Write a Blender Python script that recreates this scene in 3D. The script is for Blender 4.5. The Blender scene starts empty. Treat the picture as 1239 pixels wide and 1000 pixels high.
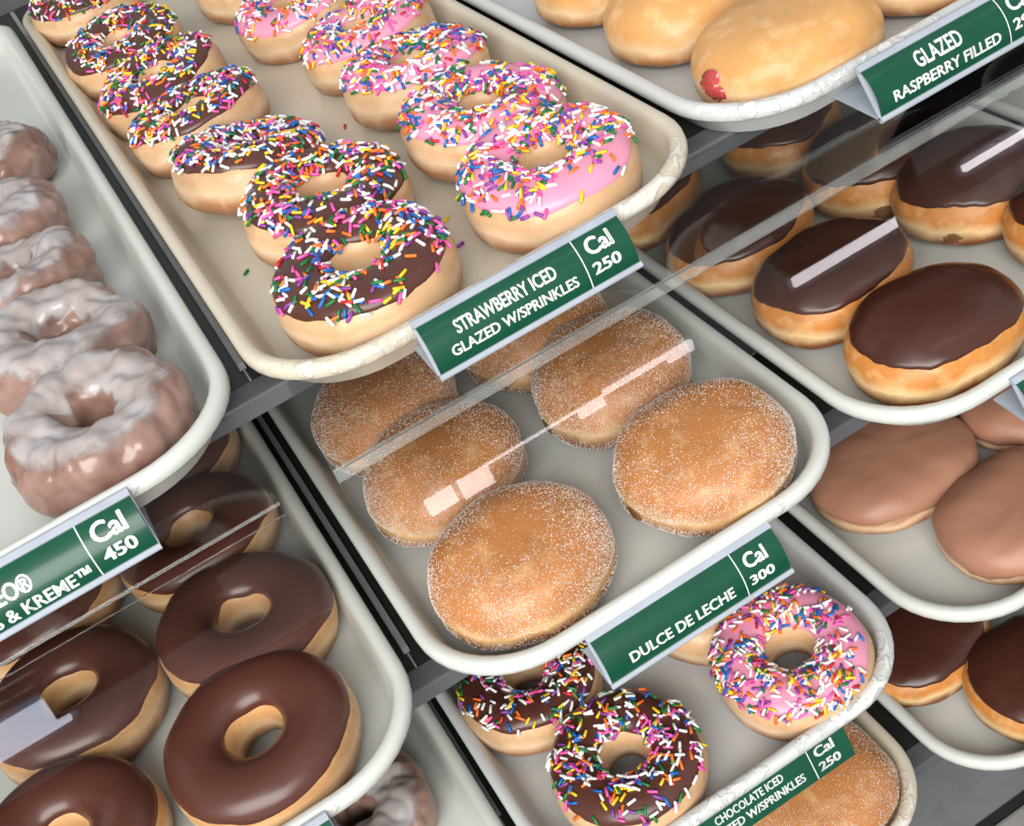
import bpy, bmesh, math, random
from mathutils import Vector, Matrix, noise
PI = math.pi
R_ = math.radians
scene = bpy.context.scene
COL = scene.collection

# ------------------------------------------------------------------ camera
cam_d = bpy.data.cameras.new('camera')
cam_d.sensor_fit = 'HORIZONTAL'
cam_d.sensor_width = 36.0
cam_d.lens = 1525.8 / 1239.0 * 36.0
cam_d.clip_start = 0.01
cam = bpy.data.objects.new('camera', cam_d)
COL.objects.link(cam)
RIGHT = Vector((0.8459, -0.4518, -0.2835)).normalized()
FWD = Vector((0.1941, 0.7558, -0.6254)).normalized()
UP = RIGHT.cross(FWD).normalized()
m = Matrix((RIGHT, UP, -FWD)).transposed().to_4x4()
m.translation = Vector((-0.1515, -0.4829, 0.3219))
cam.matrix_world = m
scene.camera = cam

# ------------------------------------------------------------------ world
w = bpy.data.worlds.new('world')
scene.world = w
w.use_nodes = True
bg = w.node_tree.nodes['Background']
bg.inputs['Color'].default_value = (0.93, 0.97, 1.0, 1)
bg.inputs['Strength'].default_value = 0.62
# daylight from the shop windows, high and to the customer's side
ld = bpy.data.lights.new('window_daylight', 'AREA')
ld.shape = 'RECTANGLE'
ld.size = 2.6
ld.size_y = 1.8
ld.energy = 150
ld.color = (1.0, 0.97, 0.93)
lo = bpy.data.objects.new('window_daylight', ld)
COL.objects.link(lo)
lo.location = (-1.2, -2.0, 1.25)
lo.rotation_euler = (Vector((0.1, 0.1, -0.15)) - lo.location).to_track_quat('-Z', 'Y').to_euler()
vs = scene.view_settings
vs.view_transform = 'Standard'
vs.look = 'None'
vs.gamma = 1
vs.use_curve_mapping = False
vs.exposure = -0.22

# ------------------------------------------------------------------ layout numbers (metres; x along shelf, y to the back, z up)
PITCH = 0.264
W = 0.255
LEN = 0.775
ZR = [0.0, -0.157, -0.306, -0.453]          # rim heights of the trays, per shelf
YF = [0.0, -0.082, -0.111, -0.112]          # front rim of the trays, per shelf
LIPY = [0.047, -0.032, -0.046, -0.069]      # front face of each shelf
DEPTH = 0.025
FLOOR = 0.0225
XC = {'A': -1, 'B': 0, 'C': 1, 'D': 2}
OFF = {('B', 1): (-.003, -.0025), ('C', 1): (-.005, .008), ('A', 1): (-.003, -.003), ('A', 2): (-.001, -.004), ('B', 2): (.002, .0045),
       ('C', 2): (0, -.005), ('B', 3): (.001, .0024), ('C', 3): (.002, 0), ('B', 4): (0, 0), ('C', 4): (.0035, -.011), ('A', 3): (.004, 0), ('D', 2): (0, .0)}

# ------------------------------------------------------------------ materials
def nt(name):
    mt = bpy.data.materials.new(name)
    mt.use_nodes = True
    t = mt.node_tree
    return mt, t, t.nodes['Principled BSDF']

def node(t, typ, **kw):
    n = t.nodes.new(typ)
    for k, v in kw.items():
        setattr(n, k, v)
    return n

def ramp(t, stops, src):
    r = node(t, 'ShaderNodeValToRGB')
    e = r.color_ramp.elements
    while len(e) < len(stops):
        e.new(0.5)
    for i, (p, c) in enumerate(stops):
        e[i].position = p
        e[i].color = (c[0], c[1], c[2], 1)
    t.links.new(src, r.inputs[0])
    return r.outputs[0]

def noise_n(t, scale, detail=3, rough=0.5, coord='Object', dist=0.0):
    tc = node(t, 'ShaderNodeTexCoord')
    n = node(t, 'ShaderNodeTexNoise')
    n.inputs['Scale'].default_value = scale
    n.inputs['Detail'].default_value = detail
    n.inputs['Roughness'].default_value = rough
    n.inputs['Distortion'].default_value = dist
    t.links.new(tc.outputs[coord], n.inputs['Vector'])
    return n.outputs['Fac']

def mix(t, a, b, fac, mode='MIX'):
    n = node(t, 'ShaderNodeMix', data_type='RGBA', blend_type=mode)
    for i, v in ((6, a), (7, b)):
        if isinstance(v, tuple):
            n.inputs[i].default_value = (v[0], v[1], v[2], 1)
        else:
            t.links.new(v, n.inputs[i])
    if isinstance(fac, (int, float)):
        n.inputs[0].default_value = fac
    else:
        t.links.new(fac, n.inputs[0])
    return n.outputs[2]

def bump(t, bsdf, h, strength, dist):
    b = node(t, 'ShaderNodeBump')
    b.inputs['Strength'].default_value = strength
    b.inputs['Distance'].default_value = dist
    t.links.new(h, b.inputs['Height'])
    t.links.new(b.outputs[0], bsdf.inputs['Normal'])

def plain(name, col, rough=0.5, metal=0.0, spec=0.5, coat=0.0):
    mt, t, b = nt(name)
    b.inputs['Base Color'].default_value = (col[0], col[1], col[2], 1)
    b.inputs['Roughness'].default_value = rough
    b.inputs['Metallic'].default_value = metal
    b.inputs['Specular IOR Level'].default_value = spec
    b.inputs['Coat Weight'].default_value = coat
    n = noise_n(t, 60, 4)
    c = mix(t, (col[0], col[1], col[2]), (col[0] * .88, col[1] * .88, col[2] * .88), ramp(t, [(.4, (0, 0, 0)), (.7, (1, 1, 1))], n))
    t.links.new(c, b.inputs['Base Color'])
    return mt

def tray_mat(name, col, scuff, chip=0.0):
    """moulded tray: faint mottling, scuffs only on the rim, peeled chips along the front rim"""
    mt, t, b = nt(name)
    n1 = noise_n(t, 9, 4)
    c = mix(t, col, (col[0] * .92, col[1] * .9, col[2] * .87), n1)
    tc = node(t, 'ShaderNodeTexCoord')
    sx = node(t, 'ShaderNodeSeparateXYZ')
    t.links.new(tc.outputs['Object'], sx.inputs[0])
    def rng_mask(sock, a, bb):
        m_ = node(t, 'ShaderNodeMapRange')
        m_.inputs['From Min'].default_value = a
        m_.inputs['From Max'].default_value = bb
        t.links.new(sock, m_.inputs['Value'])
        return m_.outputs[0]
    def mul(x, y):
        n_ = node(t, 'ShaderNodeMath', operation='MULTIPLY')
        for i, q in enumerate((x, y)):
            if isinstance(q, (int, float)):
                n_.inputs[i].default_value = q
            else:
                t.links.new(q, n_.inputs[i])
        return n_.outputs[0]
    rim = rng_mask(sx.outputs[2], .0165, .019)
    front = rng_mask(sx.outputs[1], .045, .02)
    n2 = noise_n(t, 75, 5, .65, dist=.8)
    n3 = noise_n(t, 16, 2)
    sc = mul(mul(ramp(t, [(.63, (0, 0, 0)), (.68, (1, 1, 1))], n2), ramp(t, [(.48, (0, 0, 0)), (.58, (1, 1, 1))], n3)), mul(rim, scuff))
    c = mix(t, c, (.20, .20, .19), mul(sc, front))
    if chip:
        n4 = noise_n(t, 60, 5, .6, dist=1.2)
        hi = mul(mul(ramp(t, [(.53, (0, 0, 0)), (.57, (1, 1, 1))], n4), mul(rim, front)), chip)
        c = mix(t, c, (.74, .75, .72), hi)
        lo_ = mul(mul(ramp(t, [(.525, (0, 0, 0)), (.54, (1, 1, 1)), (.545, (1, 1, 1)), (.56, (0, 0, 0))], n4), mul(rim, front)), chip * .45)
        c = mix(t, c, (.2, .19, .18), lo_)
        bump(t, b, mul(ramp(t, [(.48, (0, 0, 0)), (.55, (1, 1, 1))], n4), mul(rim, front)), .45, .0010)
    else:
        bump(t, b, noise_n(t, 180, 3), .10, .0006)
    t.links.new(c, b.inputs['Base Color'])
    b.inputs['Roughness'].default_value = 0.24
    return mt

def dough_mat(name, bot, band, top, pos=(.26, .46, .64), glaze=.25):
    mt, t, b = nt(name)
    tc = node(t, 'ShaderNodeTexCoord')
    sp = node(t, 'ShaderNodeSeparateXYZ')
    t.links.new(tc.outputs['Generated'], sp.inputs[0])
    nz = noise_n(t, 42, 3)
    add = node(t, 'ShaderNodeMath', operation='MULTIPLY_ADD')
    t.links.new(nz, add.inputs[0])
    add.inputs[1].default_value = .30
    ad2 = node(t, 'ShaderNodeMath', operation='SUBTRACT')
    t.links.new(sp.outputs[2], ad2.inputs[0])
    ad2.inputs[1].default_value = .15
    t.links.new(ad2.outputs[0], add.inputs[2])
    c = ramp(t, [(0, tuple(x * .6 for x in bot)), (pos[0], bot), (pos[1], band), (pos[2], top), (1, tuple(x * .98 for x in top))], add.outputs[0])
    n2 = noise_n(t, 90, 4)
    c = mix(t, c, tuple(min(.9, x * 1.1) for x in band), ramp(t, [(.52, (0, 0, 0)), (.78, (.5, .5, .5))], n2))
    n5 = noise_n(t, 24, 3)
    c = mix(t, c, tuple(x * .55 for x in top), ramp(t, [(.50, (0, 0, 0)), (.75, (.55, .55, .55))], n5))
    t.links.new(c, b.inputs['Base Color'])
    b.inputs['Roughness'].default_value = .42
    b.inputs['Subsurface Weight'].default_value = .12
    b.inputs['Subsurface Radius'].default_value = (.006, .003, .0015)
    b.inputs['Coat Weight'].default_value = glaze
    b.inputs['Coat Roughness'].default_value = .25
    bump(t, b, noise_n(t, 130, 5, .6), .4, .0011)
    b.inputs['Specular IOR Level'].default_value = .35
    return mt

def icing_mat(name, col, rough=.3, spec=.5, bs=.12):
    mt, t, b = nt(name)
    n = noise_n(t, 35, 3)
    c = mix(t, tuple(x * .9 for x in col), tuple(min(1, x * 1.12) for x in col), n)
    t.links.new(c, b.inputs['Base Color'])
    b.inputs['Roughness'].default_value = rough
    b.inputs['Specular IOR Level'].default_value = spec
    bump(t, b, noise_n(t, 120, 3), bs, .0006)
    return mt

M = {}
M['tray_white'] = tray_mat('tray_white', (.63, .66, .63), .9)
M['tray_cream'] = tray_mat('tray_cream', (.64, .585, .475), .9, .5)
M['tray_chipped'] = tray_mat('tray_chipped', (.60, .62, .62), 1.0, .9)
M['shelf_dark'] = plain('shelf_dark', (.028, .028, .027), .35)
M['shelf_grey'] = plain('shelf_grey', (.115, .12, .13), .38)
M['rail_grey'] = plain('rail_grey', (.36, .36, .36), .3)
M['steel'] = plain('steel', (.32, .33, .34), .38, .35)
M['chrome'] = plain('chrome', (.62, .60, .58), .25, .5)
M['panel'] = plain('panel', (.10, .10, .10), .6)
M['holder'] = plain('holder', (.40, .44, .50), .3)
M['green'] = plain('green', (.0025, .066, .033), .3, 0, .4, .12)
M['print'] = plain('print', (.85, .88, .86), .35)
M['ring_dough'] = dough_mat('ring_dough', (.30, .12, .04), (.74, .51, .29), (.56, .305, .13))
M['spr_dough'] = dough_mat('spr_dough', (.38, .18, .085), (.78, .57, .37), (.64, .40, .215))
M['bun_dough'] = dough_mat('bun_dough', (.22, .07, .018), (.80, .57, .30), (.56, .225, .05), (.24, .40, .55), .15)
M['sugar_dough'] = dough_mat('sugar_dough', (.24, .085, .026), (.72, .46, .22), (.49, .20, .064), (.26, .42, .58), 0)
M['glazed_dough'] = dough_mat('glazed_dough', (.38, .16, .05), (.80, .56, .32), (.64, .335, .115), (.20, .40, .58), .3)
M['maple_dough'] = dough_mat('maple_dough', (.36, .16, .07), (.74, .52, .33), (.44, .22, .13), (.20, .36, .48), .15)
M['choc'] = icing_mat('choc', (.085, .029, .020), .30, .5, .04)
M['choc_dark'] = icing_mat('choc_dark', (.062, .020, .012), .27, .5, .04)
M['pink'] = icing_mat('pink', (.76, .29, .42), .32, .5, .06)
M['maple'] = icing_mat('maple', (.38, .185, .118), .42, .4, .05)
M['jelly'] = icing_mat('jelly', (.42, .06, .05), .15, .6, .5)
M['cream'] = icing_mat('cream', (.55, .42, .24), .4)
M['hole'] = plain('hole', (.17, .075, .02), .7)
M['sugar'] = plain('sugar', (.80, .74, .68), .3)

def cake_mat():
    mt, t, b = nt('cake_dough')
    n1 = noise_n(t, 40, 4, .55, dist=.4)
    c = ramp(t, [(.25, (.12, .055, .038)), (.45, (.235, .13, .10)), (.62, (.315, .195, .155)), (.8, (.44, .33, .29))], n1)
    t.links.new(c, b.inputs['Base Color'])
    b.inputs['Roughness'].default_value = .35
    b.inputs['Coat Weight'].default_value = .5
    b.inputs['Coat Roughness'].default_value = .2
    bump(t, b, noise_n(t, 130, 4, .6), .35, .001)
    return mt
M['cake'] = cake_mat()

def glaze_mat():
    """milky glaze that thins out to clear at its ragged edge"""
    mt, t, b = nt('white_glaze')
    n1 = noise_n(t, 38, 3, .5)
    c = ramp(t, [(.3, (.38, .31, .28)), (.6, (.50, .47, .475))], n1)
    t.links.new(c, b.inputs['Base Color'])
    b.inputs['Roughness'].default_value = .3
    b.inputs['Coat Weight'].default_value = .4
    at = node(t, 'ShaderNodeAttribute', attribute_name='thickness')
    n2 = noise_n(t, 75, 3, .55)
    ad = node(t, 'ShaderNodeMath', operation='MULTIPLY_ADD')
    t.links.new(n2, ad.inputs[0])
    ad.inputs[1].default_value = 1.1
    t.links.new(at.outputs['Fac'], ad.inputs[2])
    al = ramp(t, [(.55, (0, 0, 0)), (1.05, (.82, .82, .82))], ad.outputs[0])
    t.links.new(al, b.inputs['Alpha'])
    return mt
M['glaze'] = glaze_mat()

def glass_mat():
    mt = bpy.data.materials.new('clear_acrylic')
    mt.use_nodes = True
    t = mt.node_tree
    t.nodes.clear()
    o = node(t, 'ShaderNodeOutputMaterial')
    tr = node(t, 'ShaderNodeBsdfTransparent')
    tr.inputs[0].default_value = (.98, .985, .982, 1)
    gl = node(t, 'ShaderNodeBsdfGlossy')
    gl.inputs['Roughness'].default_value = 0.01
    fr = node(t, 'ShaderNodeFresnel')
    fr.inputs[0].default_value = 1.36
    mx = node(t, 'ShaderNodeMixShader')
    t.links.new(fr.outputs[0], mx.inputs[0])
    t.links.new(tr.outputs[0], mx.inputs[1])
    t.links.new(gl.outputs[0], mx.inputs[2])
    t.links.new(mx.outputs[0], o.inputs[0])
    return mt
M['acrylic'] = glass_mat()
def rib_mat():
    mt = bpy.data.materials.new('frosted_acrylic')
    mt.use_nodes = True
    t = mt.node_tree
    t.nodes.clear()
    o = node(t, 'ShaderNodeOutputMaterial')
    tr = node(t, 'ShaderNodeBsdfTransparent')
    gl = node(t, 'ShaderNodeBsdfDiffuse')
    gl.inputs[0].default_value = (.80, .86, .84, 1)
    mx = node(t, 'ShaderNodeMixShader')
    n = noise_n(t, 40, 4)
    f = ramp(t, [(.3, (.07, .07, .07)), (.7, (.12, .12, .12))], n)
    t.links.new(f, mx.inputs[0])
    t.links.new(tr.outputs[0], mx.inputs[1])
    t.links.new(gl.outputs[0], mx.inputs[2])
    t.links.new(mx.outputs[0], o.inputs[0])
    return mt
M['frosted'] = rib_mat()

SPR = {'white': (.86, .85, .84), 'pink': (.80, .10, .38), 'orange': (.86, .17, .02), 'yellow': (.87, .58, .02), 'green': (.012, .17, .04),
       'blue': (.006, .13, .46), 'purple': (.24, .05, .33), 'red': (.55, .02, .03)}
for k, c in SPR.items():
    M['spr_' + k] = plain('sprinkle_' + k, c, .32)

def lamp_mat(name, col, s):
    mt = bpy.data.materials.new(name)
    mt.use_nodes = True
    t = mt.node_tree
    t.nodes.clear()
    o = node(t, 'ShaderNodeOutputMaterial')
    e = node(t, 'ShaderNodeEmission')
    e.inputs[0].default_value = (*col, 1)
    e.inputs[1].default_value = s
    t.links.new(e.outputs[0], o.inputs[0])
    return mt
M['lamp'] = lamp_mat('lamp_tube', (1.0, .93, .97), 16)
M['lamp_blue'] = lamp_mat('lamp_panel', (.78, .84, 1.0), 15)

# ------------------------------------------------------------------ helpers
def link(name, me, mat, parent=None, smooth=True):
    o = bpy.data.objects.new(name, me)
    if mat is not None and not me.materials:
        me.materials.append(mat)
    COL.objects.link(o)
    if parent:
        o.parent = parent
    if smooth:
        me.polygons.foreach_set('use_smooth', [True] * len(me.polygons))
    return o

def pyd(name, v, f, mat, parent=None, smooth=True):
    me = bpy.data.meshes.new(name)
    me.from_pydata(v, [], f)
    me.update()
    return link(name, me, mat, parent, smooth)

def tag(o, label, cat, group=None, kind=None):
    if label:
        o['label'] = label
    if cat:
        o['category'] = cat
    if group:
        o['group'] = group
    if kind:
        o['kind'] = kind
    return o

def empty(name, loc):
    o = bpy.data.objects.new(name, None)
    o.empty_display_size = .01
    COL.objects.link(o)
    o.location = loc
    return o

def boxes(name, lst, mat, parent=None, bev=0.0, smooth=False):
    bm = bmesh.new()
    for (x0, x1, y0, y1, z0, z1) in lst:
        r = bmesh.ops.create_cube(bm, size=1)
        for v in r['verts']:
            v.co = Vector(((x0 + x1) / 2 + v.co.x * (x1 - x0), (y0 + y1) / 2 + v.co.y * (y1 - y0), (z0 + z1) / 2 + v.co.z * (z1 - z0)))
    if bev:
        bmesh.ops.bevel(bm, geom=list(bm.edges), offset=bev, segments=2, affect='EDGES', profile=.6)
    me = bpy.data.meshes.new(name)
    bm.to_mesh(me)
    bm.free()
    return link(name, me, mat, parent, smooth)

def extrude_x(name, prof, x0, x1, mat, parent=None, closed=True, smooth=False):
    """prof: list of (y,z); a solid bar along x"""
    n = len(prof)
    v = [(x0, y, z) for y, z in prof] + [(x1, y, z) for y, z in prof]
    f = [(i, (i + 1) % n, n + (i + 1) % n, n + i) for i in range(n)]
    f += [tuple(range(n - 1, -1, -1)), tuple(range(n, 2 * n))]
    o = pyd(name, v, f, mat, parent, False)
    if smooth:
        for pg in o.data.polygons:
            pg.use_smooth = len(pg.vertices) == 4
    bm = bmesh.new()
    bm.from_mesh(o.data)
    bmesh.ops.recalc_face_normals(bm, faces=bm.faces)
    bm.to_mesh(o.data)
    bm.free()
    return o

def thick(path, t):
    """closed outline of a strip following path (y,z) with thickness t"""
    n = len(path)
    a, b = [], []
    for i in range(n):
        p0 = Vector(path[max(0, i - 1)])
        p1 = Vector(path[min(n - 1, i + 1)])
        d = (p1 - p0).normalized()
        nn = Vector((-d.y, d.x))
        p = Vector(path[i])
        a.append(tuple(p + nn * t / 2))
        b.append(tuple(p - nn * t / 2))
    return a + b[::-1]

# ------------------------------------------------------------------ setting
XL, XR = -0.66, 0.80
for k in range(4):
    zt = ZR[k] - DEPTH
    yl = LIPY[k]
    nm = ['top', 'second', 'third', 'lowest'][k]
    s = empty('display_shelf', (0, yl, zt - .011))
    tag(s, f'dark grey display shelf with grey front lip, {nm} of the four', 'shelf', 'display case shelves')
    def loc(o):
        o.location = (0, -yl, -(zt - .011))
        return o
    loc(boxes('shelf_board', [(XL, XR, yl + .0155, .86, zt - .011, zt - .0006)], M['shelf_dark'], s))
    loc(boxes('front_lip', [(XL, XR, yl, yl + .0155, zt - .011, zt + .0002)], M['shelf_grey'], s, bev=.0012))
    for c in (-1.5, -.5, .5, 1.5):
        dx = {-.5: .0005, .5: .0}.get(c, 0)
        x = c * PITCH + dx
        loc(boxes('divider_rail', [(x - .0020, x + .0020, yl + .028, .84, zt - .0006, zt + .004)], M['rail_grey'], s, bev=.0007))
        loc(boxes('rail_seam', [(x - .0005, x + .0005, yl + .0156, yl + .028, zt - .0006, zt + .0006)], M['rail_grey'], s))
tag(boxes('wall_back', [(XL, XR, .86, .875, -.62, .16)], M['panel']), None, None, kind='structure')
tag(boxes('wall_left', [(XL - .015, XL, .02, .875, -.62, .16)], M['panel']), None, None, kind='structure')
tag(boxes('wall_right', [(XR, XR + .015, .02, .875, -.62, .16)], M['panel']), None, None, kind='structure')
dk = empty('case_deck', (0, 0, -.62))
tag(dk, 'brushed steel deck with chrome front rail under the lowest shelf', 'case base')
o = boxes('deck_plate', [(XL, XR, -.068, .86, -.62, -.603)], M['steel'], dk)
o.location = (0, 0, .62)
o = boxes('front_rail', [(XL, XR, -.100, -.0765, -.62, -.600)], M['chrome'], dk, bev=.003)
o.location = (0, 0, .62)
o = boxes('rail_gasket', [(XL, XR, -.0765, -.068, -.62, -.602)], M['shelf_dark'], dk)
o.location = (0, 0, .62)
fl = boxes('floor', [(-3, 3, -3, 1.2, -1.15, -1.1)], M['panel'])
tag(fl, None, None, kind='structure')
pl = boxes('case_plinth', [(XL, XR, .0, .84, -1.1, -.62)], M['panel'])
tag(pl, 'dark plinth under the steel case deck', 'plinth')

# ------------------------------------------------------------------ trays
def rrect(x0, x1, y0, y1, r, seg=10):
    pts = []
    for cx, cy, a0 in ((x1 - r, y0 + r, -90), (x1 - r, y1 - r, 0), (x0 + r, y1 - r, 90), (x0 + r, y0 + r, 180)):
        for i in range(seg + 1):
            a = R_(a0 + 90 * i / seg)
            pts.append((cx + r * math.cos(a), cy + r * math.sin(a)))
    return pts

TRAY_ME = {}
def tray_mesh(matname):
    if matname in TRAY_ME:
        return TRAY_ME[matname]
    prof = [(.030, -.0250), (.0165, -.0250), (.0145, -.0235), (.0085, -.0105), (.0070, -.0092), (.0016, -.0088), (.0003, -.0075), (.0, -.0045), (.0007, -.0016), (.0028, -.0001), (.0060, -.0004),
            (.0080, -.0020), (.0092, -.0048), (.0128, -.0160), (.0150, -.0200), (.0185, -.0220), (.024, -.0225), (.034, -.0225)]
    v, f = [], []
    n = None
    for ins, z in prof:
        ring = rrect(-W / 2 + ins, W / 2 - ins, ins, LEN - ins, .058 - ins * .75)
        n = len(ring)
        v += [(x, y, z + .0250) for x, y in ring]
    for i in range(len(prof) - 1):
        for j in range(n):
            a, b = i * n + j, i * n + (j + 1) % n
            f.append((a, b, b + n, a + n))
    f.append(tuple(range(n - 1, -1, -1)))
    f.append(tuple(range((len(prof) - 1) * n, len(prof) * n)))
    me = bpy.data.meshes.new('bakery_tray')
    me.from_pydata(v, [], f)
    me.update()
    me.materials.append(M[matname])
    me.polygons.foreach_set('use_smooth', [True] * len(me.polygons))
    TRAY_ME[matname] = me
    return me

TINFO = {('A', 1): ('white', 'white bakery tray of glazed cake doughnuts on the top shelf'),
         ('B', 1): ('cream', 'cream bakery tray of sprinkle doughnuts on the top shelf'),
         ('C', 1): ('chipped', 'chipped white bakery tray of plain glazed filled buns on the top shelf'),
         ('A', 2): ('white', 'white bakery tray of chocolate iced ring doughnuts'),
         ('B', 2): ('white', 'white bakery tray of sugar coated buns behind the dulce de leche tag'),
         ('C', 2): ('white', 'white bakery tray of chocolate topped buns on the second shelf'),
         ('D', 2): ('white', 'white bakery tray beside the tray of chocolate topped buns, second shelf'),
         ('A', 3): ('white', 'white bakery tray with a glazed cake doughnut on the third shelf'),
         ('B', 3): ('chipped', 'white bakery tray of sprinkle doughnuts on the third shelf'),
         ('C', 3): ('white', 'white bakery tray of pinkish brown iced buns on the third shelf'),
         ('B', 4): ('cream', 'worn cream bakery tray of sugar coated buns on the lowest shelf'),
         ('C', 4): ('white', 'white bakery tray of chocolate topped buns on the lowest shelf')}
TX = {}
for (c, k), (mn, lab) in TINFO.items():
    ox, oy = OFF[(c, k)]
    x = XC[c] * PITCH + ox
    y = YF[k - 1] + oy
    TX[(c, k)] = (x, y)
    o = bpy.data.objects.new('bakery_tray', tray_mesh('tray_' + mn))
    COL.objects.link(o)
    o.location = (x, y, ZR[k - 1] - DEPTH)
    tag(o, lab, 'tray', 'bakery trays')

# ------------------------------------------------------------------ doughnuts
def sp(x, e):
    return math.copysign(abs(x) ** e, x)

class Ring:
    def __init__(s, seed, R=.0305, rw=.0178, h=.036, ex=1.0, ey=1.0, rough=.0, lump=.0016):
        s.sd = Vector((seed * 3.17, seed * 1.71, seed * .93))
        s.R, s.rw, s.h, s.ex, s.ey, s.rough, s.lump = R, rw, h, ex, ey, rough, lump
    def __call__(s, th, ph, off=0.0):
        c, sn = math.cos(ph), math.sin(ph)
        rr = s.R + (s.rw + off) * sp(c, .88)
        z = s.h / 2 + (s.h / 2 + off) * (sp(sn, .92) if sn > 0 else sp(sn, .62))
        # shallow proof crease near the equator
        rr -= (.0009 * math.exp(-((z - s.h * .42) / .0035) ** 2)) * (1 if c > 0 else -.3)
        ct, st = math.cos(th), math.sin(th)
        p = Vector((rr * ct, rr * st, z))
        n = noise.noise(p * 26 + s.sd)
        n2 = noise.noise(p * 60 + s.sd)
        d = s.lump * (n + .35 * n2)
        if s.rough:
            d += s.rough * (noise.noise(p * 75 + s.sd * 2) + .6 * noise.noise(p * 150 + s.sd) - 1.2 * max(0, .25 - abs(noise.noise(p * 48 - s.sd))) * 1.6)
        nv = Vector((c * ct, c * st, sn))
        p = p + nv * d
        if p.z < 0.0002:
            p.z = 0.0002
        return Vector((p.x * s.ex, p.y * s.ey, p.z))
    def grid(s, nth, nph, off=0):
        v = [s(2 * PI * i / nth, 2 * PI * j / nph, off) for i in range(nth) for j in range(nph)]
        f = []
        for i in range(nth):
            for j in range(nph):
                a, b = i * nph + j, i * nph + (j + 1) % nph
                c, d = ((i + 1) % nth) * nph + (j + 1) % nph, ((i + 1) % nth) * nph + j
                f.append((a, d, c, b))
        return v, f
    def band(s, th, lo, hi, seed):
        """icing limits in ph at angle th"""
        a = noise.noise(Vector((math.cos(th) * 1.6, math.sin(th) * 1.6, seed))) * .16 + noise.noise(Vector((math.cos(th) * 6, math.sin(th) * 6, seed + 5))) * .06
        b = noise.noise(Vector((math.cos(th) * 1.4, math.sin(th) * 1.4, seed + 9))) * .2
        return lo + a, hi + b
    def shell(s, lo, hi, t, seed, nth=96, nv=16):
        v, f = [], []
        for i in range(nth):
            th = 2 * PI * i / nth
            a, b = s.band(th, lo, hi, seed)
            for j in range(nv + 1):
                u = -1 + 2 * j / nv
                u = math.copysign(1 - (1 - abs(u)) ** 1.6, u)
                ph = (a + b) / 2 + (b - a) / 2 * u
                off = -.0007 + (t + .0007) * (1 - abs(u) ** 9)
                v.append(s(th, ph, off))
        n = nv + 1
        for i in range(nth):
            for j in range(nv):
                a, b = i * n + j, i * n + j + 1
                c, d = ((i + 1) % nth) * n + j + 1, ((i + 1) % nth) * n + j
                f.append((a, d, c, b))
        return v, f

class Bun:
    def __init__(s, seed, a=.048, b=.045, h=.043, lump=.0030, e=.58):
        s.sd = Vector((seed * 2.31, seed * 1.37, seed * .71))
        s.a, s.b, s.h, s.lump, s.e = a, b, h, lump, e
    def __call__(s, th, ph, off=0.0):
        c, sn = math.cos(ph), math.sin(ph)
        k = sp(c, s.e) if c > 0 else 0
        z = s.h * .42 + ((s.h * .58 + off) * sp(sn, .95) if sn > 0 else (s.h * .42 + off) * sp(sn, .6))
        k *= 1 - .022 * math.exp(-((z - s.h * .36) / .004) ** 2)
        ct, st = sp(math.cos(th), .93), sp(math.sin(th), .93)
        p = Vector(((s.a + off) * k * ct, (s.b + off) * k * st, z))
        d = s.lump * (noise.noise(p * 22 + s.sd) + .38 * noise.noise(p * 58 + s.sd) + .12 * noise.noise(p * 150 + s.sd))
        p = p + Vector((c * ct, c * st, sn)) * d
        if p.z < 0.0002:
            p.z = 0.0002
        return p
    def grid(s, nth=56, nph=26):
        return s.cap(-PI / 2, 0, nth, nph)
    def cap(s, lo, t, nth=80, nph=20, seed=None, wav=.1):
        v, f = [], []
        for i in range(nth):
            th = 2 * PI * i / nth
            a = lo
            if seed is not None:
                a += noise.noise(Vector((math.cos(th) * 1.3, math.sin(th) * 1.3, seed))) * wav * 1.4 + noise.noise(Vector((math.cos(th) * 6, math.sin(th) * 6, seed + 3))) * wav * .5
            for j in range(nph):
                u = j / nph
                ph = a + (PI / 2 - a) * (u ** (1.25 if seed is not None else 1.0))
                off = 0 if seed is None else -.0006 + (t + .0006) * min(1, (u * 7)) ** .6
                v.append(s(th, ph, off))
        top = len(v)
        v.append(s(0, PI / 2 - 1e-4, t if seed is not None else 0))
        for i in range(nth):
            for j in range(nph - 1):
                a, b = i * nph + j, ((i + 1) % nth) * nph + j
                f.append((a, b, b + 1, a + 1))
            f.append((i * nph + nph - 1, ((i + 1) % nth) * nph + nph - 1, top))
        if seed is None:
            bot = len(v)
            v.append((0, 0, .0002))
            for i in range(nth):
                f.append((((i + 1) % nth) * nph, i * nph, bot))
        return v, f

# sprinkle meshes: short rods with rounded ends, straight and bent
SPM = {}
def sprinkle_meshes():
    for var, (L, bend) in enumerate(((.0060, 0), (.0068, .0008), (.0049, 0))):
        r = .00092
        secs = [(-L / 2, .55), (-L / 2 + .0004, 1), (0, 1), (L / 2 - .0004, 1), (L / 2, .55)]
        v, f = [], []
        n = 6
        for x, k in secs:
            dz = -bend * (x / (L / 2)) ** 2
            for i in range(n):
                a = 2 * PI * i / n
                v.append((x, r * k * math.cos(a), r * k * math.sin(a) + dz))
        for i in range(len(secs) - 1):
            for j in range(n):
                a, b = i * n + j, i * n + (j + 1) % n
                f.append((a, a + n, b + n, b))
        f.append(tuple(range(n)))
        f.append(tuple(range(len(v) - 1, len(v) - n - 1, -1)))
        for cn in SPR:
            me = bpy.data.meshes.new('sprinkle')
            me.from_pydata(v, [], f)
            me.update()
            me.materials.append(M['spr_' + cn])
            me.polygons.foreach_set('use_smooth', [True] * len(me.polygons))
            SPM[(cn, var)] = me
sprinkle_meshes()
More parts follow.
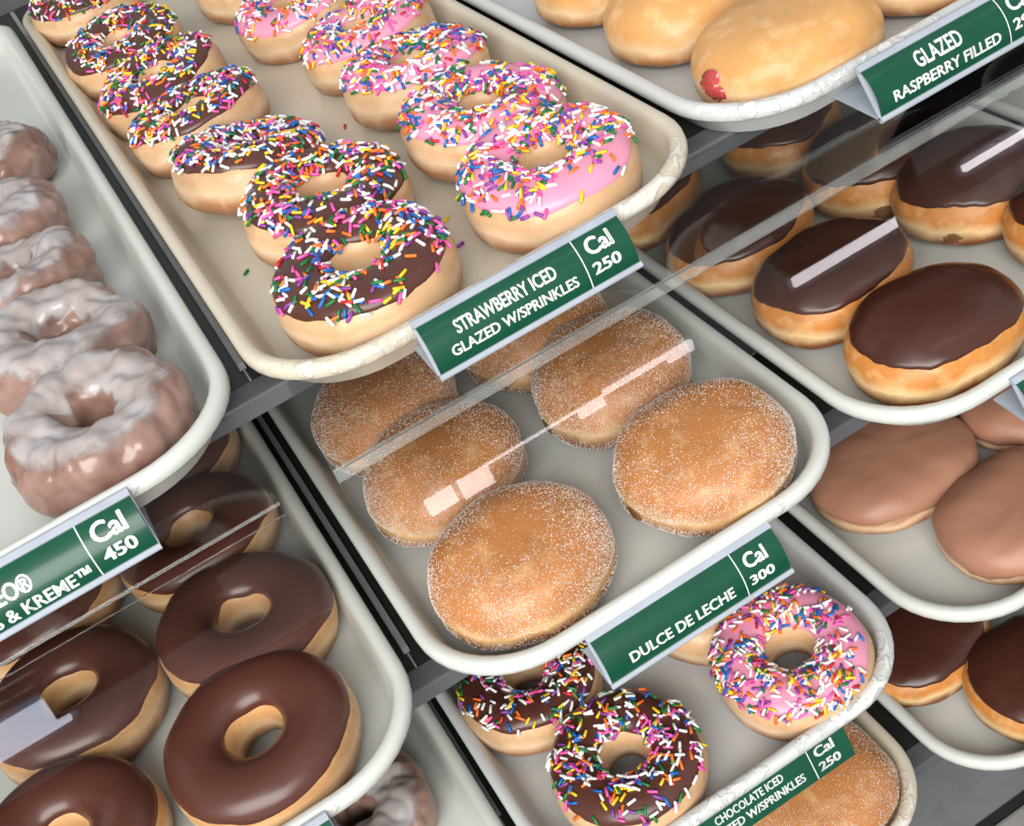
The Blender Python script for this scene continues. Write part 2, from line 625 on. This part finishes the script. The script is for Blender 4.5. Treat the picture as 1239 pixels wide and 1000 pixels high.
SPW = [('white', 34), ('pink', 13), ('orange', 12), ('yellow', 10), ('green', 10), ('blue', 10), ('purple', 9), ('red', 3)]
SPL = [c for c, n in SPW for _ in range(n)]

def put_sprinkles(S, icing, n, rng, lo, hi, t, bare=None):
    pts, xv, xf, xm = [], [], [], []
    cnt = 0
    tries = 0
    sd = Vector((rng.random() * 50, rng.random() * 50, 0))
    while cnt < n and tries < n * 14:
        tries += 1
        th = rng.uniform(0, 2 * PI)
        u = rng.uniform(0, 1)
        ph = lo + .02 + (hi - lo - .04) * u
        p = S(th, ph, t)
        dens = .68 + .9 * noise.noise(p * 55 + sd)
        if bare is not None:
            dx = math.atan2(math.sin(th - bare), math.cos(th - bare))
            if abs(dx) < .8 and ph < R_(70):
                dens -= .8
        if rng.random() > dens * (1.0 if ph < 2.0 else .8):
            continue
        q = S(th + .02, ph, t)
        r = S(th, ph + .03, t)
        nv = (q - p).cross(r - p)
        if nv.length < 1e-12:
            continue
        nv.normalize()
        if nv.dot(Vector((math.cos(ph) * math.cos(th), math.cos(ph) * math.sin(th), math.sin(ph)))) < 0:
            nv = -nv
        lift = .0004
        for pp in pts[-400:]:
            if (pp - p).length_squared < 6e-6:
                lift += .00075
        lift = min(lift, .0024)
        pts.append(p)
        tv = nv.orthogonal().normalized()
        tv = Matrix.Rotation(rng.uniform(0, 2 * PI), 3, nv) @ tv
        tv = (tv + nv * rng.gauss(0, .14)).normalized()
        bv = nv.cross(tv).normalized()
        nn = tv.cross(bv)
        mm = Matrix((tv, bv, nn)).transposed().to_4x4()
        mm.translation = p + nv * lift
        cn = rng.choice(SPL)
        me = SPM[(cn, rng.choice((0, 0, 0, 1, 2, 2)))]
        cnt += 1
        if cnt <= 290:
            o = bpy.data.objects.new('sprinkle', me)
            COL.objects.link(o)
            o.parent = icing
            o.matrix_basis = mm
        else:
            b = len(xv)
            xv += [mm @ v.co for v in me.vertices]
            for pg in me.polygons:
                xf.append(tuple(b + i for i in pg.vertices))
                xm.append(list(SPR).index(cn))
    if xf:
        me = bpy.data.meshes.new('sprinkle_scatter')
        me.from_pydata(xv, [], xf)
        me.update()
        for c in SPR:
            me.materials.append(M['spr_' + c])
        me.polygons.foreach_set('material_index', xm)
        o = link('sprinkle_scatter', me, None, icing)
        o['kind'] = 'stuff'

def place(root, tilt=(0, 0), rz=0.0):
    root.rotation_euler = (R_(tilt[0]), R_(tilt[1]), R_(rz))

def base_z(k):
    return ZR[k - 1] - FLOOR

SEED = [0]
def nxt():
    SEED[0] += 1
    return SEED[0]

def ring(name, x, y, k, kind, label, cat, group, tilt=(0, 0), rz=0, dz=0, nspr=0, bare=None, **kw):
    sd = nxt()
    rng = random.Random(sd * 77 + 5)
    root = empty(name, (x, y, base_z(k) + dz))
    tag(root, label, cat, group)
    place(root, tilt, rz)
    S = Ring(sd, **kw)
    dm = {'choc': 'ring_dough', 'spr_choc': 'spr_dough', 'spr_pink': 'spr_dough', 'plain': 'spr_dough'}[kind]
    v, f = S.grid(72, 30)
    pyd('dough', v, f, M[dm], root)
    if kind == 'plain':
        return root
    lo, hi, t = {'choc': (R_(20), R_(150), .0013), 'spr_choc': (R_(32), R_(142), .0012), 'spr_pink': (R_(30), R_(142), .0013)}[kind]
    v, f = S.shell(lo, hi, t, sd * 1.3)
    ic = pyd('icing', v, f, M['pink' if kind == 'spr_pink' else 'choc'], root)
    if kind != 'choc':
        ic['label'] = ('pink' if kind == 'spr_pink' else 'chocolate') + ' icing covered in coloured sprinkles'
    if nspr:
        put_sprinkles(S, ic, nspr, rng, lo, hi, t, bare)
    return root

def cake(x, y, k, label, tilt=(0, 0), rz=0, dz=0, **kw):
    sd = nxt()
    root = empty('cake_doughnut', (x, y, base_z(k) + dz))
    tag(root, label, 'doughnut', 'glazed cake doughnuts')
    place(root, tilt, rz)
    S = Ring(sd, R=kw.get('R', .0285), rw=kw.get('rw', .0185), h=kw.get('h', .037), rough=.0025, lump=.0045)
    v, f = S.grid(150, 60)
    pyd('dough', v, f, M['cake'], root)
    # thick white glaze on the crown with a ragged edge
    nth, nv = 150, 22
    vv, ff, tk = [], [], []
    for i in range(nth):
        th = 2 * PI * i / nth
        e = Vector((math.cos(th), math.sin(th), sd))
        a = R_(48) + noise.noise(e * 1.8) * .5 + noise.noise(e * 5) * .2
        b = R_(150) + noise.noise(e * 2.2 + Vector((7, 0, 0))) * .5
        for j in range(nv + 1):
            u = -1 + 2 * j / nv
            ph = (a + b) / 2 + (b - a) / 2 * u
            vv.append(S(th, ph, -.0002 + .0011 * (1 - abs(u) ** 4)))
            tk.append(max(0.0, 1 - abs(u) ** 2.2) * .75)
    n = nv + 1
    for i in range(nth):
        for j in range(nv):
            p, q = i * n + j, i * n + j + 1
            ff.append((p, ((i + 1) % nth) * n + j, ((i + 1) % nth) * n + j + 1, q))
    g = pyd('glaze', vv, ff, M['glaze'], root)
    g.data.attributes.new('thickness', 'FLOAT', 'POINT').data.foreach_set('value', tk)
    g['label'] = 'milky white sugar glaze'
    return root

def grains(S, root, n, rng, size=.00027):
    v, f = [], []
    sd = Vector((rng.random() * 40, 0, 0))
    for _ in range(n):
        th = rng.uniform(0, 2 * PI)
        sn = rng.uniform(-.35, 1)
        ph = math.asin(sn)
        p = S(th, ph, .0001)
        if rng.random() > .72 + .75 * noise.noise(p * 38 + sd):
            continue
        s = size * rng.uniform(.5, 1.3)
        rot = Matrix.Rotation(rng.uniform(0, 6), 3, Vector((rng.random() - .5, rng.random() - .5, rng.random() - .5)).normalized())
        b = len(v)
        for d in ((1, 1, 1), (-1, -1, 1), (-1, 1, -1), (1, -1, -1)):
            v.append(p + rot @ (Vector(d) * s * .75))
        for t in ((0, 1, 3), (0, 2, 1), (0, 3, 2), (1, 2, 3)):
            f.append(tuple(b + i for i in t))
    o = pyd('sugar_coating', v, f, M['sugar'], root, smooth=False)
    o['kind'] = 'stuff'
    o['label'] = 'fine white sugar grains'
    return o

def bun(name, x, y, k, kind, label, group, rz=0, tilt=(0, 0), dz=0, hole=None, ngr=6500, **kw):
    sd = nxt()
    rng = random.Random(sd * 31 + 3)
    root = empty(name, (x, y, base_z(k) + dz))
    tag(root, label, 'doughnut', group)
    place(root, tilt, rz)
    S = Bun(sd, **kw)
    v, f = S.grid()
    dm = {'sugar': 'sugar_dough', 'boston': 'bun_dough', 'glazed': 'glazed_dough', 'maple': 'maple_dough'}[kind]
    pyd('dough', v, f, M[dm], root)
    if kind == 'boston':
        v, f = S.cap(R_(30), .0012, seed=sd * 1.9)
        pyd('icing', v, f, M['choc_dark'], root)
    if kind == 'maple':
        v, f = S.cap(R_(2), .0009, seed=sd * 1.9, wav=.16)
        pyd('icing', v, f, M['maple'], root)
    if kind == 'sugar':
        grains(S, root, ngr, rng)
    if hole is not None:
        th, mt, nm = hole
        c = S(th, R_(7 if nm == 'raspberry_filling' else -6), 0)
        d = Vector((math.cos(th), math.sin(th), 0))
        t = Vector((-math.sin(th), math.cos(th), 0))
        vv, ff = [], []
        nu, nv = 22, 9
        big = nm == 'raspberry_filling'
        rr = .0105 if big else .0058
        for i in range(nu):
            a = 2 * PI * i / nu
            for j in range(nv):
                q = j / (nv - 1)
                ra = rr * (1 - q * .96) * (1 + (.55 if big else .5) * noise.noise(Vector((math.cos(a) * 1.7, math.sin(a) * 1.7, q * .6 + sd))))
                out = (.0052 * math.sin(q * PI / 2) ** .7 - .002) if big else (.0012 * min(1, q * 3) - .0003)
                out += .0022 * noise.noise(Vector((math.cos(a) * 3, math.sin(a) * 3, q * 5 + sd))) * (1 if big else .4)
                p = c + t * (ra * math.cos(a)) + Vector((0, 0, ra * .72 * math.sin(a))) + d * out
                vv.append(p)
        for i in range(nu):
            for j in range(nv - 1):
                ff.append((i * nv + j, ((i + 1) % nu) * nv + j, ((i + 1) % nu) * nv + j + 1, i * nv + j + 1))
        o = pyd(nm, vv, ff, M[mt], root)
        o['label'] = {'raspberry_filling': 'red raspberry jelly oozing out', 'filling_hole': 'puckered hole where the filling went in'}[nm]
    return root

ORD = ['first', 'second', 'third', 'fourth', 'fifth', 'sixth', 'seventh']
# --- top shelf, glazed cake doughnuts
G = 'glazed cake doughnuts'
for i, (x, y, tilt, rz) in enumerate([(-.206, .0585, (3, 0), 20), (-.209, .147, (9, 0), 80), (-.216, .233, (6, 3), 160), (-.216, .322, (6, 0), 220), (-.208, .43, (6, 0), 300)]):
    cake(x, y, 1, f'craggy brown cake doughnut with white glaze, {ORD[i]} from the front rim of its tray', tilt, rz)
# --- top shelf, sprinkle rings
G1, G2 = 'chocolate sprinkle doughnuts on the cream tray', 'strawberry sprinkle doughnuts on the cream tray'
cs = [(-.057, .061, (2, 0), 370, None), (-.0465, .149, (7, 0), 420, None), (-.066, .239, (15, -4), 520, None), (-.067, .335, (8, 0), 440, None), (-.068, .425, (8, 0), 420, None), (-.074, .535, (6, 0), 330, 3.5), (-.076, .690, (4, 0), 300, None)]
for i, (x, y, tilt, n, bare) in enumerate(cs):
    ring('sprinkle_doughnut', x, y, 1, 'spr_choc', f'chocolate iced sprinkle ring, {ORD[i]} from the front rim of the cream tray', 'doughnut', G1, tilt, i * 67, .0005, n, bare)
ss = [(.052, .061, (3, 0), 600, -1.3), (.056, .149, (7, 0), 640, None), (.056, .243, (7, 0), 580, None), (.060, .328, (7, 0), 430, None), (.046, .44, (6, 0), 420, None), (.044, .56, (4, 0), 250, None)]
for i, (x, y, tilt, n, bare) in enumerate(ss):
    ring('sprinkle_doughnut', x, y, 1, 'spr_pink', f'pink strawberry iced sprinkle ring, {ORD[i]} from the front rim of the cream tray', 'doughnut', G2, tilt, 0 if bare else i * 71, .0005, n, bare)
# --- top shelf, raspberry filled
G = 'plain glazed filled buns'
gl = [('golden glazed bun with red raspberry jelly oozing from its end', .206, .062, 0, (PI * 1.03, 'jelly', 'raspberry_filling'), .0535),
      ('golden glazed filled bun right behind the one oozing red jelly', .200, .157, 0, None, .046),
      ('golden glazed filled bun, third from the front rim of the chipped tray', .199, .250, 0, None, .045),
      ('golden glazed filled bun standing next to the one oozing red jelly', .316, .075, 20, None, .050)]
for lab, x, y, rz, hole, wa in gl:
    bun('filled_doughnut', x, y, 1, 'glazed', lab, G, rz, hole=hole, a=wa, b=.045, h=.043)
# --- second shelf, chocolate rings
G = 'chocolate iced ring doughnuts'
for i, (x, y, tilt) in enumerate([(-.2165, -.024, (2, 0)), (-.2005, .055, (7, 0)), (-.202, .145, (5, 0)), (-.198, .238, (4, 0))]):
    ring('chocolate_ring', x, y, 2, 'choc', f'chocolate iced ring, {ORD[i]} from the front rim, row beside the sugar coated buns', 'doughnut', G, tilt, i * 97, .0004, R=.0315, rw=.0188, h=.037)
for i, (x, y, tilt) in enumerate([(-.322, -.020, (2, 0)), (-.300, .072, (5, 0)), (-.303, .165, (5, 0))]):
    ring('chocolate_ring', x, y, 2, 'choc', f'chocolate iced ring, {ORD[i]} from the front rim, row far from the sugar coated buns', 'doughnut', G, tilt, 40 + i * 83, .0004, R=.0315, rw=.0188, h=.037)
# --- second shelf, sugar buns
G = 'sugar coated buns behind the dulce de leche tag'
for i, (x, y) in enumerate([(-.057, -.014), (-.058, .083), (-.062, .166)]):
    bun('sugar_bun', x, y, 2, 'sugar', f'sugar coated bun, {ORD[i]} from the front rim, row beside the chocolate rings', G, i * 40, ngr=22000, a=.0515, b=.048, h=.047)
for i, (x, y) in enumerate([(.0605, -.019), (.059, .080), (.046, .158)]):
    bun('sugar_bun', x, y, 2, 'sugar', f'sugar coated bun, {ORD[i]} from the front rim, row beside the chocolate topped buns', G, 15 + i * 50, hole=(R_(183 - 15 - i * 50), 'hole', 'filling_hole') if i < 2 else None, ngr=22000, a=.0515, b=.0485, h=.048)
# --- second shelf, chocolate topped buns
G = 'chocolate topped buns on the second shelf'
for i, (x, y) in enumerate([(.2115, -.030), (.206, .052), (.197, .138), (.176, .236)]):
    bun('chocolate_bun', x, y, 2, 'boston', f'chocolate topped bun, {ORD[i]} from the front rim, row beside the sugar coated buns', G, i * 8, hole=None, a=.054, b=.0425, h=.044)
for i, (x, y) in enumerate([(.347, -.012), (.325, .064), (.305, .135), (.297, .226)]):
    bun('chocolate_bun', x, y, 2, 'boston', f'chocolate topped bun, {ORD[i]} from the front rim, row away from the sugar coated buns', G, 10 + i * 10, hole=(R_((0, 217, 242)[i] - 10 - i * 10), 'hole', 'filling_hole') if i in (1, 2) else None, a=.052, b=.0445, h=.045)
# --- third shelf
G = 'doughnuts on the third shelf'
cake(-.205, .020, 3, 'brown glazed cake doughnut alone on the third shelf tray', (3, 0), 30)
ring('sprinkle_doughnut', -.054, -.053, 3, 'spr_choc', 'chocolate sprinkle ring at the front rim of the third shelf tray', 'doughnut', G, (2, 0), 20, .0004, 400, None, R=.0295, rw=.0172)
ring('sprinkle_doughnut', -.0745, .036, 3, 'spr_choc', 'chocolate sprinkle ring, second from the front rim of the third shelf tray', 'doughnut', G, (5, 0), 110, .0004, 380, None, R=.0295, rw=.0172)
ring('sprinkle_doughnut', .064, -.0555, 3, 'spr_pink', 'pink sprinkle ring in the front corner of the third shelf tray', 'doughnut', G, (2, 0), 0, .0004, 680, -.25)
ring('glazed_ring', .056, .022, 3, 'plain', 'pale doughnut half hidden behind the dulce de leche tag', 'doughnut', G, (4, 0), 0, .0004)
G = 'pinkish brown iced buns'
for lab, x, y in [('pinkish brown iced bun at the tray edge beside the pink sprinkle ring', .2145, .029), ('pinkish brown iced bun at the very front of its tray', .247, -.058), ('pinkish brown iced bun half hidden behind two others', .334, .012)]:
    bun('iced_bun', x, y, 3, 'maple', lab, G, a=.060, b=.047, h=.036)
# --- lowest shelf
bun('sugar_bun', .064, -.052, 4, 'sugar', 'sugar coated bun in the worn tray on the lowest shelf', 'doughnuts on the lowest shelf', 10, ngr=20000, a=.053, b=.05, h=.044)
bun('chocolate_bun', .193, .002, 4, 'boston', 'chocolate topped bun at the tray edge, lowest shelf', 'doughnuts on the lowest shelf', 0, a=.054, b=.048, h=.036)
bun('chocolate_bun', .237, -.076, 4, 'boston', 'chocolate topped bun in front of another, lowest shelf', 'doughnuts on the lowest shelf', 0, a=.054, b=.048, h=.038)

# ------------------------------------------------------------------ loose sprinkles on the trays
rng = random.Random(4)
for x, y, cn, lab in [(-.101, .158, 'green', 'loose green sprinkle by the long side wall of the cream tray'),
                      (.0066, .463, 'green', 'loose green sprinkle between the two doughnut rows, deep in the cream tray'),
                      (.0069, .268, 'red', 'loose red sprinkle between the two doughnut rows of the cream tray'),
                      (.0045, .104, 'yellow', 'loose yellow sprinkle between the front doughnuts of the cream tray'),
                      (-.0013, .074, 'purple', 'loose dark purple sprinkle between the front doughnuts of the cream tray')]:
    o = bpy.data.objects.new('sprinkle', SPM[(cn, 2)])
    COL.objects.link(o)
    o.location = (x, y, base_z(1) + .0008)
    o.rotation_euler = (0, 0, rng.uniform(0, 3))
    tag(o, lab, 'sprinkle', 'loose sprinkles')

# ------------------------------------------------------------------ shelf tags
def text_mesh(s, size, bold):
    cu = bpy.data.curves.new('t', 'FONT')
    cu.body = s
    cu.size = size
    cu.offset = bold * size
    cu.resolution_u = 3
    cu.align_x = 'LEFT'
    ob = bpy.data.objects.new('t', cu)
    COL.objects.link(ob)
    dg = bpy.context.evaluated_depsgraph_get()
    me = bpy.data.meshes.new_from_object(ob.evaluated_get(dg))
    bpy.data.objects.remove(ob)
    bm = bmesh.new()
    for dx, dy in ((-.03, 0), (.03, 0), (0, .018), (0, -.018), (0, 0)):
        n0 = len(bm.verts)
        bm.from_mesh(me)
        bm.verts.ensure_lookup_table()
        for v in bm.verts[n0:]:
            v.co.x += dx * size
            v.co.y += dy * size
    bm.to_mesh(me)
    bm.free()
    return me

def tag_obj(x0, x1, T, y0, z0, lines, sep, cal, label, flat=False, B=(-.0150, -.0240)):
    """T offset of the top edge from the rim; label runs x0..x1; lines: (text, height, t-baseline, x-left, x-right)"""
    Ty, Tz = y0 + T[0], z0 + T[1]
    By, Bz = Ty + B[0], Tz + B[1]
    ch = Vector((By - Ty, Bz - Tz))
    L = ch.length
    cd = ch / L
    on = Vector((cd.y, -cd.x))            # outward (towards the customer, -y)
    if on.x > 0:
        on = -on
    bul = .0003 if flat else .0048
    def arc(t, off=0.0):                  # t 0..1 from top to bottom
        p = Vector((Ty, Tz)) + cd * (L * t) + on * (bul * 4 * t * (1 - t))
        e = 1e-3
        d = cd * L + on * (bul * 4 * (1 - 2 * t))
        d.normalize()
        nn = Vector((d.y, -d.x))
        if nn.dot(on) < 0:
            nn = -nn
        return p + nn * off
    root = empty('shelf_tag', ((x0 + x1) / 2, By, Bz))
    rl = Vector(root.location)
    tag(root, label, 'shelf tag', 'green shelf tags')
    def fix(o):
        o.location = -rl
        return o
    N = 14
    if not flat:
        back = thick([(Ty, Tz), (By, Bz)], .0010)
        fix(extrude_x('back_plate', back, x0, x1, M['holder'], root))
        fix(extrude_x('clip_plate', thick([(By, Bz + .0004), (y0 + .0125, Bz + .002)], .0012), x0, x1, M['holder'], root))
        c1 = [tuple(arc(i / 6 * .10, .0006)) for i in range(7)]
        fix(extrude_x('top_strip', thick([tuple(arc(-.03))] + c1, .0013), x0, x1, M['holder'], root))
        rp = [(By + .0017 * math.cos(a) + on.x * .0006, Bz + .0017 * math.sin(a)) for a in [2 * PI * i / 10 for i in range(10)]]
        fix(extrude_x('bottom_strip', rp, x0, x1, M['holder'], root, smooth=False))
    t0, t1 = (.0, 1.0) if flat else (.08, .97)
    ins = fix(extrude_x('insert', thick([tuple(arc(t0 + (t1 - t0) * i / N)) for i in range(N + 1)], .0006), x0 + .0012, x1 - .0006, M['green'], root, smooth=True))
    ins.data.set_sharp_from_angle(angle=R_(40))
    def wrap(me, xl, tb, name, hgt):
        bm = bmesh.new()
        bm.from_mesh(me)
        for i in range(1, 10):
            bmesh.ops.bisect_plane(bm, geom=list(bm.verts) + list(bm.edges) + list(bm.faces), plane_co=(0, hgt * i / 9 - .0008, 0), plane_no=(0, 1, 0))
        for v in bm.verts:
            t = tb - v.co.y / L
            p = arc(t, .00045)
            v.co = Vector((xl + v.co.x, p.x, p.y))
        bm.to_mesh(me)
        bm.free()
        me.materials.clear()
        me.materials.append(M['print'])
        o = link(name, me, None, ins, smooth=False)
        return o
    def fit(s, cap, xl, xr, tb, bold):
        me = text_mesh(s, cap / .69, bold)
        xs = [v.co.x for v in me.vertices]
        a, b = min(xs), max(xs)
        k = (xr - xl) / (b - a)
        for v in me.vertices:
            v.co.x = (v.co.x - a) * k
        wrap(me, xl, tb, 'lettering', cap * 1.05)
    for s, cap, tb, xl, xr in lines:
        fit(s, cap, xl, xr, tb, .004)
    for s, cap, tb, xl, xr in cal:
        fit(s, cap, xl, xr, tb, .008)
    # separator line between name and calories
    v, f = [], []
    for i in range(N + 1):
        p = arc(t0 + .02 + (t1 - t0 - .04) * i / N, .00045)
        v += [(sep, p.x, p.y), (sep + .0006, p.x, p.y)]
        if i:
            f.append((2 * i - 2, 2 * i - 1, 2 * i + 1, 2 * i))
    pyd('separator_line', v, f, M['print'], ins, smooth=False)
    return root

LB = .113
def std(x0, T, c, k, lines, cal, label, **kw):
    tx, ty = TX[(c, k)]
    tag_obj(x0, x0 + LB, T, ty, ZR[k - 1], [(s, cp, tb, x0 + a, x0 + b) for s, cp, tb, a, b in lines], x0 + .0855, [(s, cp, tb, x0 + a, x0 + b) for s, cp, tb, a, b in cal], label, **kw)
std(-.0585, (-.001, .0015), 'B', 1, [('STRAWBERRY ICED', .0062, .50, .0170, .0720), ('GLAZED W/SPRINKLES', .0048, .80, .0105, .0800)],
    [('Cal', .0078, .46, .0900, .1045), ('250', .0052, .78, .0890, .1045)], 'green tag reading strawberry iced glazed with sprinkles, clipped to the cream tray')
std(.2015, (-.010, .0035), 'C', 1, [('GLAZED', .0080, .52, .0290, .0585), ('RASPBERRY FILLED', .0052, .84, .0105, .0800)],
    [('Cal', .0078, .46, .0900, .1045), ('290', .0052, .78, .0890, .1045)], 'green tag reading glazed raspberry filled, clipped to the chipped white tray')
std(-.055, (.000, -.0065), 'B', 2, [('DULCE DE LECHE', .0056, .80, .0150, .0790)],
    [('Cal', .0072, .48, .0900, .1035), ('300', .0050, .80, .0890, .1040)], 'green tag reading dulce de leche, clipped below the sugar bun tray')
std(-.3165, (-.001, -.001), 'A', 1, [('OREO®', .0075, .60, .0315, .0600), ('COOKIES & KREME™', .0055, .90, .006, .0830)],
    [('Cal', .0085, .50, .0900, .1060), ('450', .0056, .82, .0900, .1060)], 'green tag reading Cal 450, clipped to the cake doughnut tray')
std(-.3165, (-.001, -.001), 'A', 2, [], [], 'green tag clipped to the front of the chocolate ring tray')
std(.211, (-.001, -.003), 'C', 2, [], [], 'green tag clipped to the front of the chocolate topped bun tray, second shelf')
std(-.052, (.004, -.0085), 'B', 3, [('CHOCOLATE ICED', .0050, .44, .0200, .0670), ('GLAZED W/SPRINKLES', .0050, .80, .0110, .0790)],
    [('Cal', .0060, .44, .0895, .1030), ('250', .0052, .84, .0890, .1040)], 'flat green tag reading chocolate iced glazed with sprinkles under the third shelf tray', flat=True, B=(-.010, -.020))

# ------------------------------------------------------------------ clear flap doors under the top shelf
for x0, x1, lab in ((-.395, -.150, 'clear acrylic flap door in front of the chocolate iced rings'), (-.118, .402, 'long clear acrylic flap door in front of the sugar coated and chocolate topped buns')):
    root = empty('flap_door', ((x0 + x1) / 2, .045, -.1))
    tag(root, lab, 'door', 'clear acrylic flap doors')
    rl = Vector(root.location)
    yv = .0440
    def fx(o):
        o.location = -rl
        return o
    fx(extrude_x('door_sheet', thick([(yv, -.026), (yv, -.088)], .0016), x0, x1, M['acrylic'], root))
    if x0 > -.2:
        fx(extrude_x('stiffening_rib', thick([(yv, -.0865), (yv - .001, -.0945)], .0017), x0, x1, M['frosted'], root))
    fx(extrude_x('handle_flange', thick([(yv - .001, -.0945), (-.002, -.1272)], .0016), x0, x1, M['acrylic'], root))

# ------------------------------------------------------------------ ceiling lamps of the shop, mirrored in the door flanges
def lamp(lab, panels, col):
    x0, x1 = min(p[0] for p in panels), max(p[1] for p in panels)
    y0, y1 = min(p[2] for p in panels), max(p[3] for p in panels)
    cx, cy, z = (x0 + x1) / 2, (y0 + y1) / 2, 1.45
    root = empty('ceiling_lamp', (cx, cy, z))
    tag(root, lab, 'lamp', 'ceiling lamps')
    boxes('housing', [(x0 - cx - .015, x1 - cx + .015, y0 - cy - .015, y1 - cy + .015, .012, .05)], M['holder'], root)
    for a, b, c, d in panels:
        boxes('diffuser', [(a - cx, b - cx, c - cy, d - cy, .0, .012)], M[col], root)
lamp('long ceiling lamp with small diffusers above the sugar coated buns', [(.085, .145, -.685, -.652), (.158, .224, -.690, -.652), (.205, .70, -.652, -.6435), (.430, .487, -.670, -.652), (.64, .70, -.664, -.652)], 'lamp')
lamp('ceiling lamp with one wide diffuser above the chocolate topped buns', [(.95, 1.21, -.662, -.635), (1.40, 1.60, -.634, -.621)], 'lamp')
lamp('ceiling lamp with one wide cool diffuser above the chocolate rings', [(-1.0, -.645, -.665, -.605)], 'lamp_blue')
